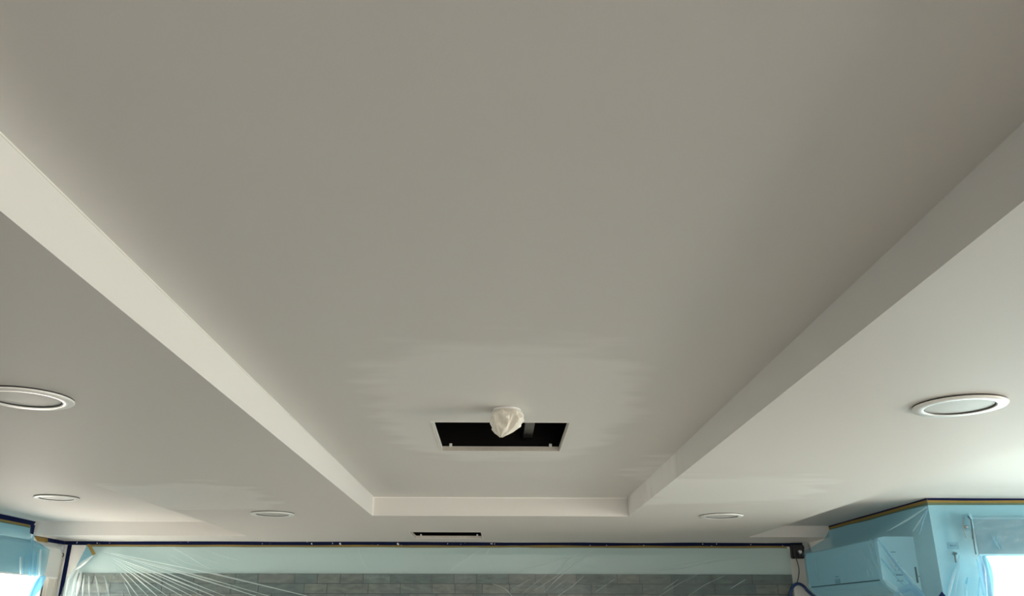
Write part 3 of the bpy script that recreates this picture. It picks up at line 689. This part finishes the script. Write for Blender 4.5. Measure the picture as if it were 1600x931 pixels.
# roller blind on the return wall
b2 = thing('roller_blind', 'pale roller blind under blue film on the return wall window', 'roller blind', (4.2, YC, 2.09))
RY = YC-0.085; RX0 = at(1521, 835, 1, RY).x
MB().tube([(RX0+.01, YC-.05, 2.292), (5.50, YC-.05, 2.292)], 0.030, 20).build('roller_tube', WHITEP, b2, smooth=True)
zb = at(1570, 867, 1, RY).z
MB().box(RX0+.012, 5.48, RY, RY+.003, zb, 2.30).build('fabric', BLINDG, b2)
MB().box(RX0+.010, 5.49, RY-.004, RY+.008, zb-.008, zb+.006).build('bottom_bar', WHITEP, b2, bevel=0.002)
MB().box(RX0-.012, RX0+.008, RY-.012, YC, 2.235, 2.335).build('bracket', WHITEP, b2, bevel=0.006)
def chainpts(ps, off): return [at(x, y, 1, YC-off) for x, y in ps]
MB().tube(chainpts([(1512, 806), (1517, 812), (1519, 825), (1520.5, 842)], .11), 0.0055, 8).build('bracket_edge', GREYC, b2, smooth=True)
MB().tube(chainpts([(1521, 842), (1523, 856), (1525, 866)], .11), 0.0035, 8).build('chain', GREYC, b2, smooth=True)
kn = chainpts([(1507, 823), (1513, 823)], .10)
MB().tube([kn[0]+Vector((0, .0, 0)), kn[1]], 0.010, 12).build('clutch', CHROME, b2, smooth=True)
MB().tube(chainpts([(1506, 808), (1505, 818), (1507, 832), (1510, 840)], .095), 0.004, 8).build('chain_loop', CHROME, b2, smooth=True)

# tag plate and hook on the return wall
t0 = at(1479, 847, 1, YC); t1 = at(1499, 858, 1, YC)
tp = thing('tag_plate', 'small grey printed tag on the return wall above a hook', 'tag', ((t0.x+t1.x)/2, YC, t1.z))
MB().box(t0.x, t1.x, YC-.004, YC, t1.z, t0.z).build('plate', TAG, tp, bevel=0.0015)
for k in range(5):
    w_ = (t1.x-t0.x)*0.10; xx = t0.x+(t1.x-t0.x)*(0.2+0.125*k)
    MB().box(xx, xx+w_, YC-.0052, YC-.004, (t0.z+t1.z)/2-.003-.002*(k % 2), (t0.z+t1.z)/2+.006).build('print', PRINT, tp)
g0 = at(1491, 865, 1, YC)
hk = thing('wall_hook', 'small metal hook fixed below the grey tag', 'hook', (g0.x, YC, g0.z))
MB().tube([(g0.x, YC, g0.z), (g0.x, YC-.008, g0.z)], 0.012, 16).build('rose', CHROME, hk)
MB().tube([(g0.x+.012, YC-.012, g0.z), (g0.x-.004, YC-.014, g0.z+.004), (g0.x-.006, YC-.016, g0.z-.02), (g0.x-.006, YC-.016, g0.z-.055)], 0.006, 10).build('hook_arm', CHROME, hk, smooth=True)

# ------------------------------------------------------------------ black box with wires, blue cable coil
j0 = at(1233, 851, 1, YB); j1 = at(1255, 873, 1, YB)
jb = thing('junction_box', 'black wire-covered box at the end of the back wall tape', 'junction box', ((j0.x+j1.x)/2, YB, j1.z))
MB().box(j0.x, j1.x, YB-.05, YB, j1.z, j0.z).build('box_body', BLACKM, jb, bevel=0.006)
MB().box(j0.x+.012, j1.x-.012, YB-.055, YB-.049, j1.z+.014, j0.z-.014).build('box_cover', GREYC, jb, bevel=0.003)
cx_ = at(1250, 862, 1, YB-.06)
cn = MB().tube([cx_+Vector((0, .01, 0)), cx_+Vector((0, -.012, 0))], [0.019, 0.014], 8); cn.build('connector', WHITEP, jb)
for k in range(6):
    r_ = random.Random(k); p0 = Vector((j0.x+.02+.016*k, YB-.058, j0.z-.012))
    pts_ = [p0+Vector((r_.uniform(-.02, .02), r_.uniform(-.012, 0), -.022*i)) for i in range(5)]
    MB().tube(pts_, 0.004, 6).build('wire', GREYC, jb, smooth=True)
def spline(ps, n=8):
    out = []
    P_ = [ps[0]]+list(ps)+[ps[-1]]
    for i in range(1, len(P_)-2):
        for k in range(n):
            t = k/n; a, b_, c_, d_ = P_[i-1], P_[i], P_[i+1], P_[i+2]
            out.append(0.5*((2*b_)+(c_-a)*t+(2*a-5*b_+4*c_-d_)*t*t+(3*b_-a-3*c_+d_)*t**3))
    out.append(P_[-2]); return out
def w_at(x, y, o=.07): return at(x, y, 1, YB-o)
wr = MB().tube(spline([w_at(*q_) for q_ in ((1240, 858), (1243, 870), (1247, 882), (1248.5, 893), (1247, 905), (1245, 911))]), 0.0042, 8)
tag(wr.build('hanging_wire', GREYC, smooth=True), 'thin dark wire hanging from the black box to the blue cable', 'wire')
cb = MB().tube(spline([w_at(*q_, .09) for q_ in ((1236.5, 950), (1235.5, 930), (1237.5, 919), (1243, 913), (1250, 912.5), (1257, 917), (1262, 923), (1270, 930), (1284, 940))]), 0.0135, 10)
tag(cb.build('blue_cable', BLUEC, smooth=True), 'thick blue cable looped beneath the black box', 'cable')
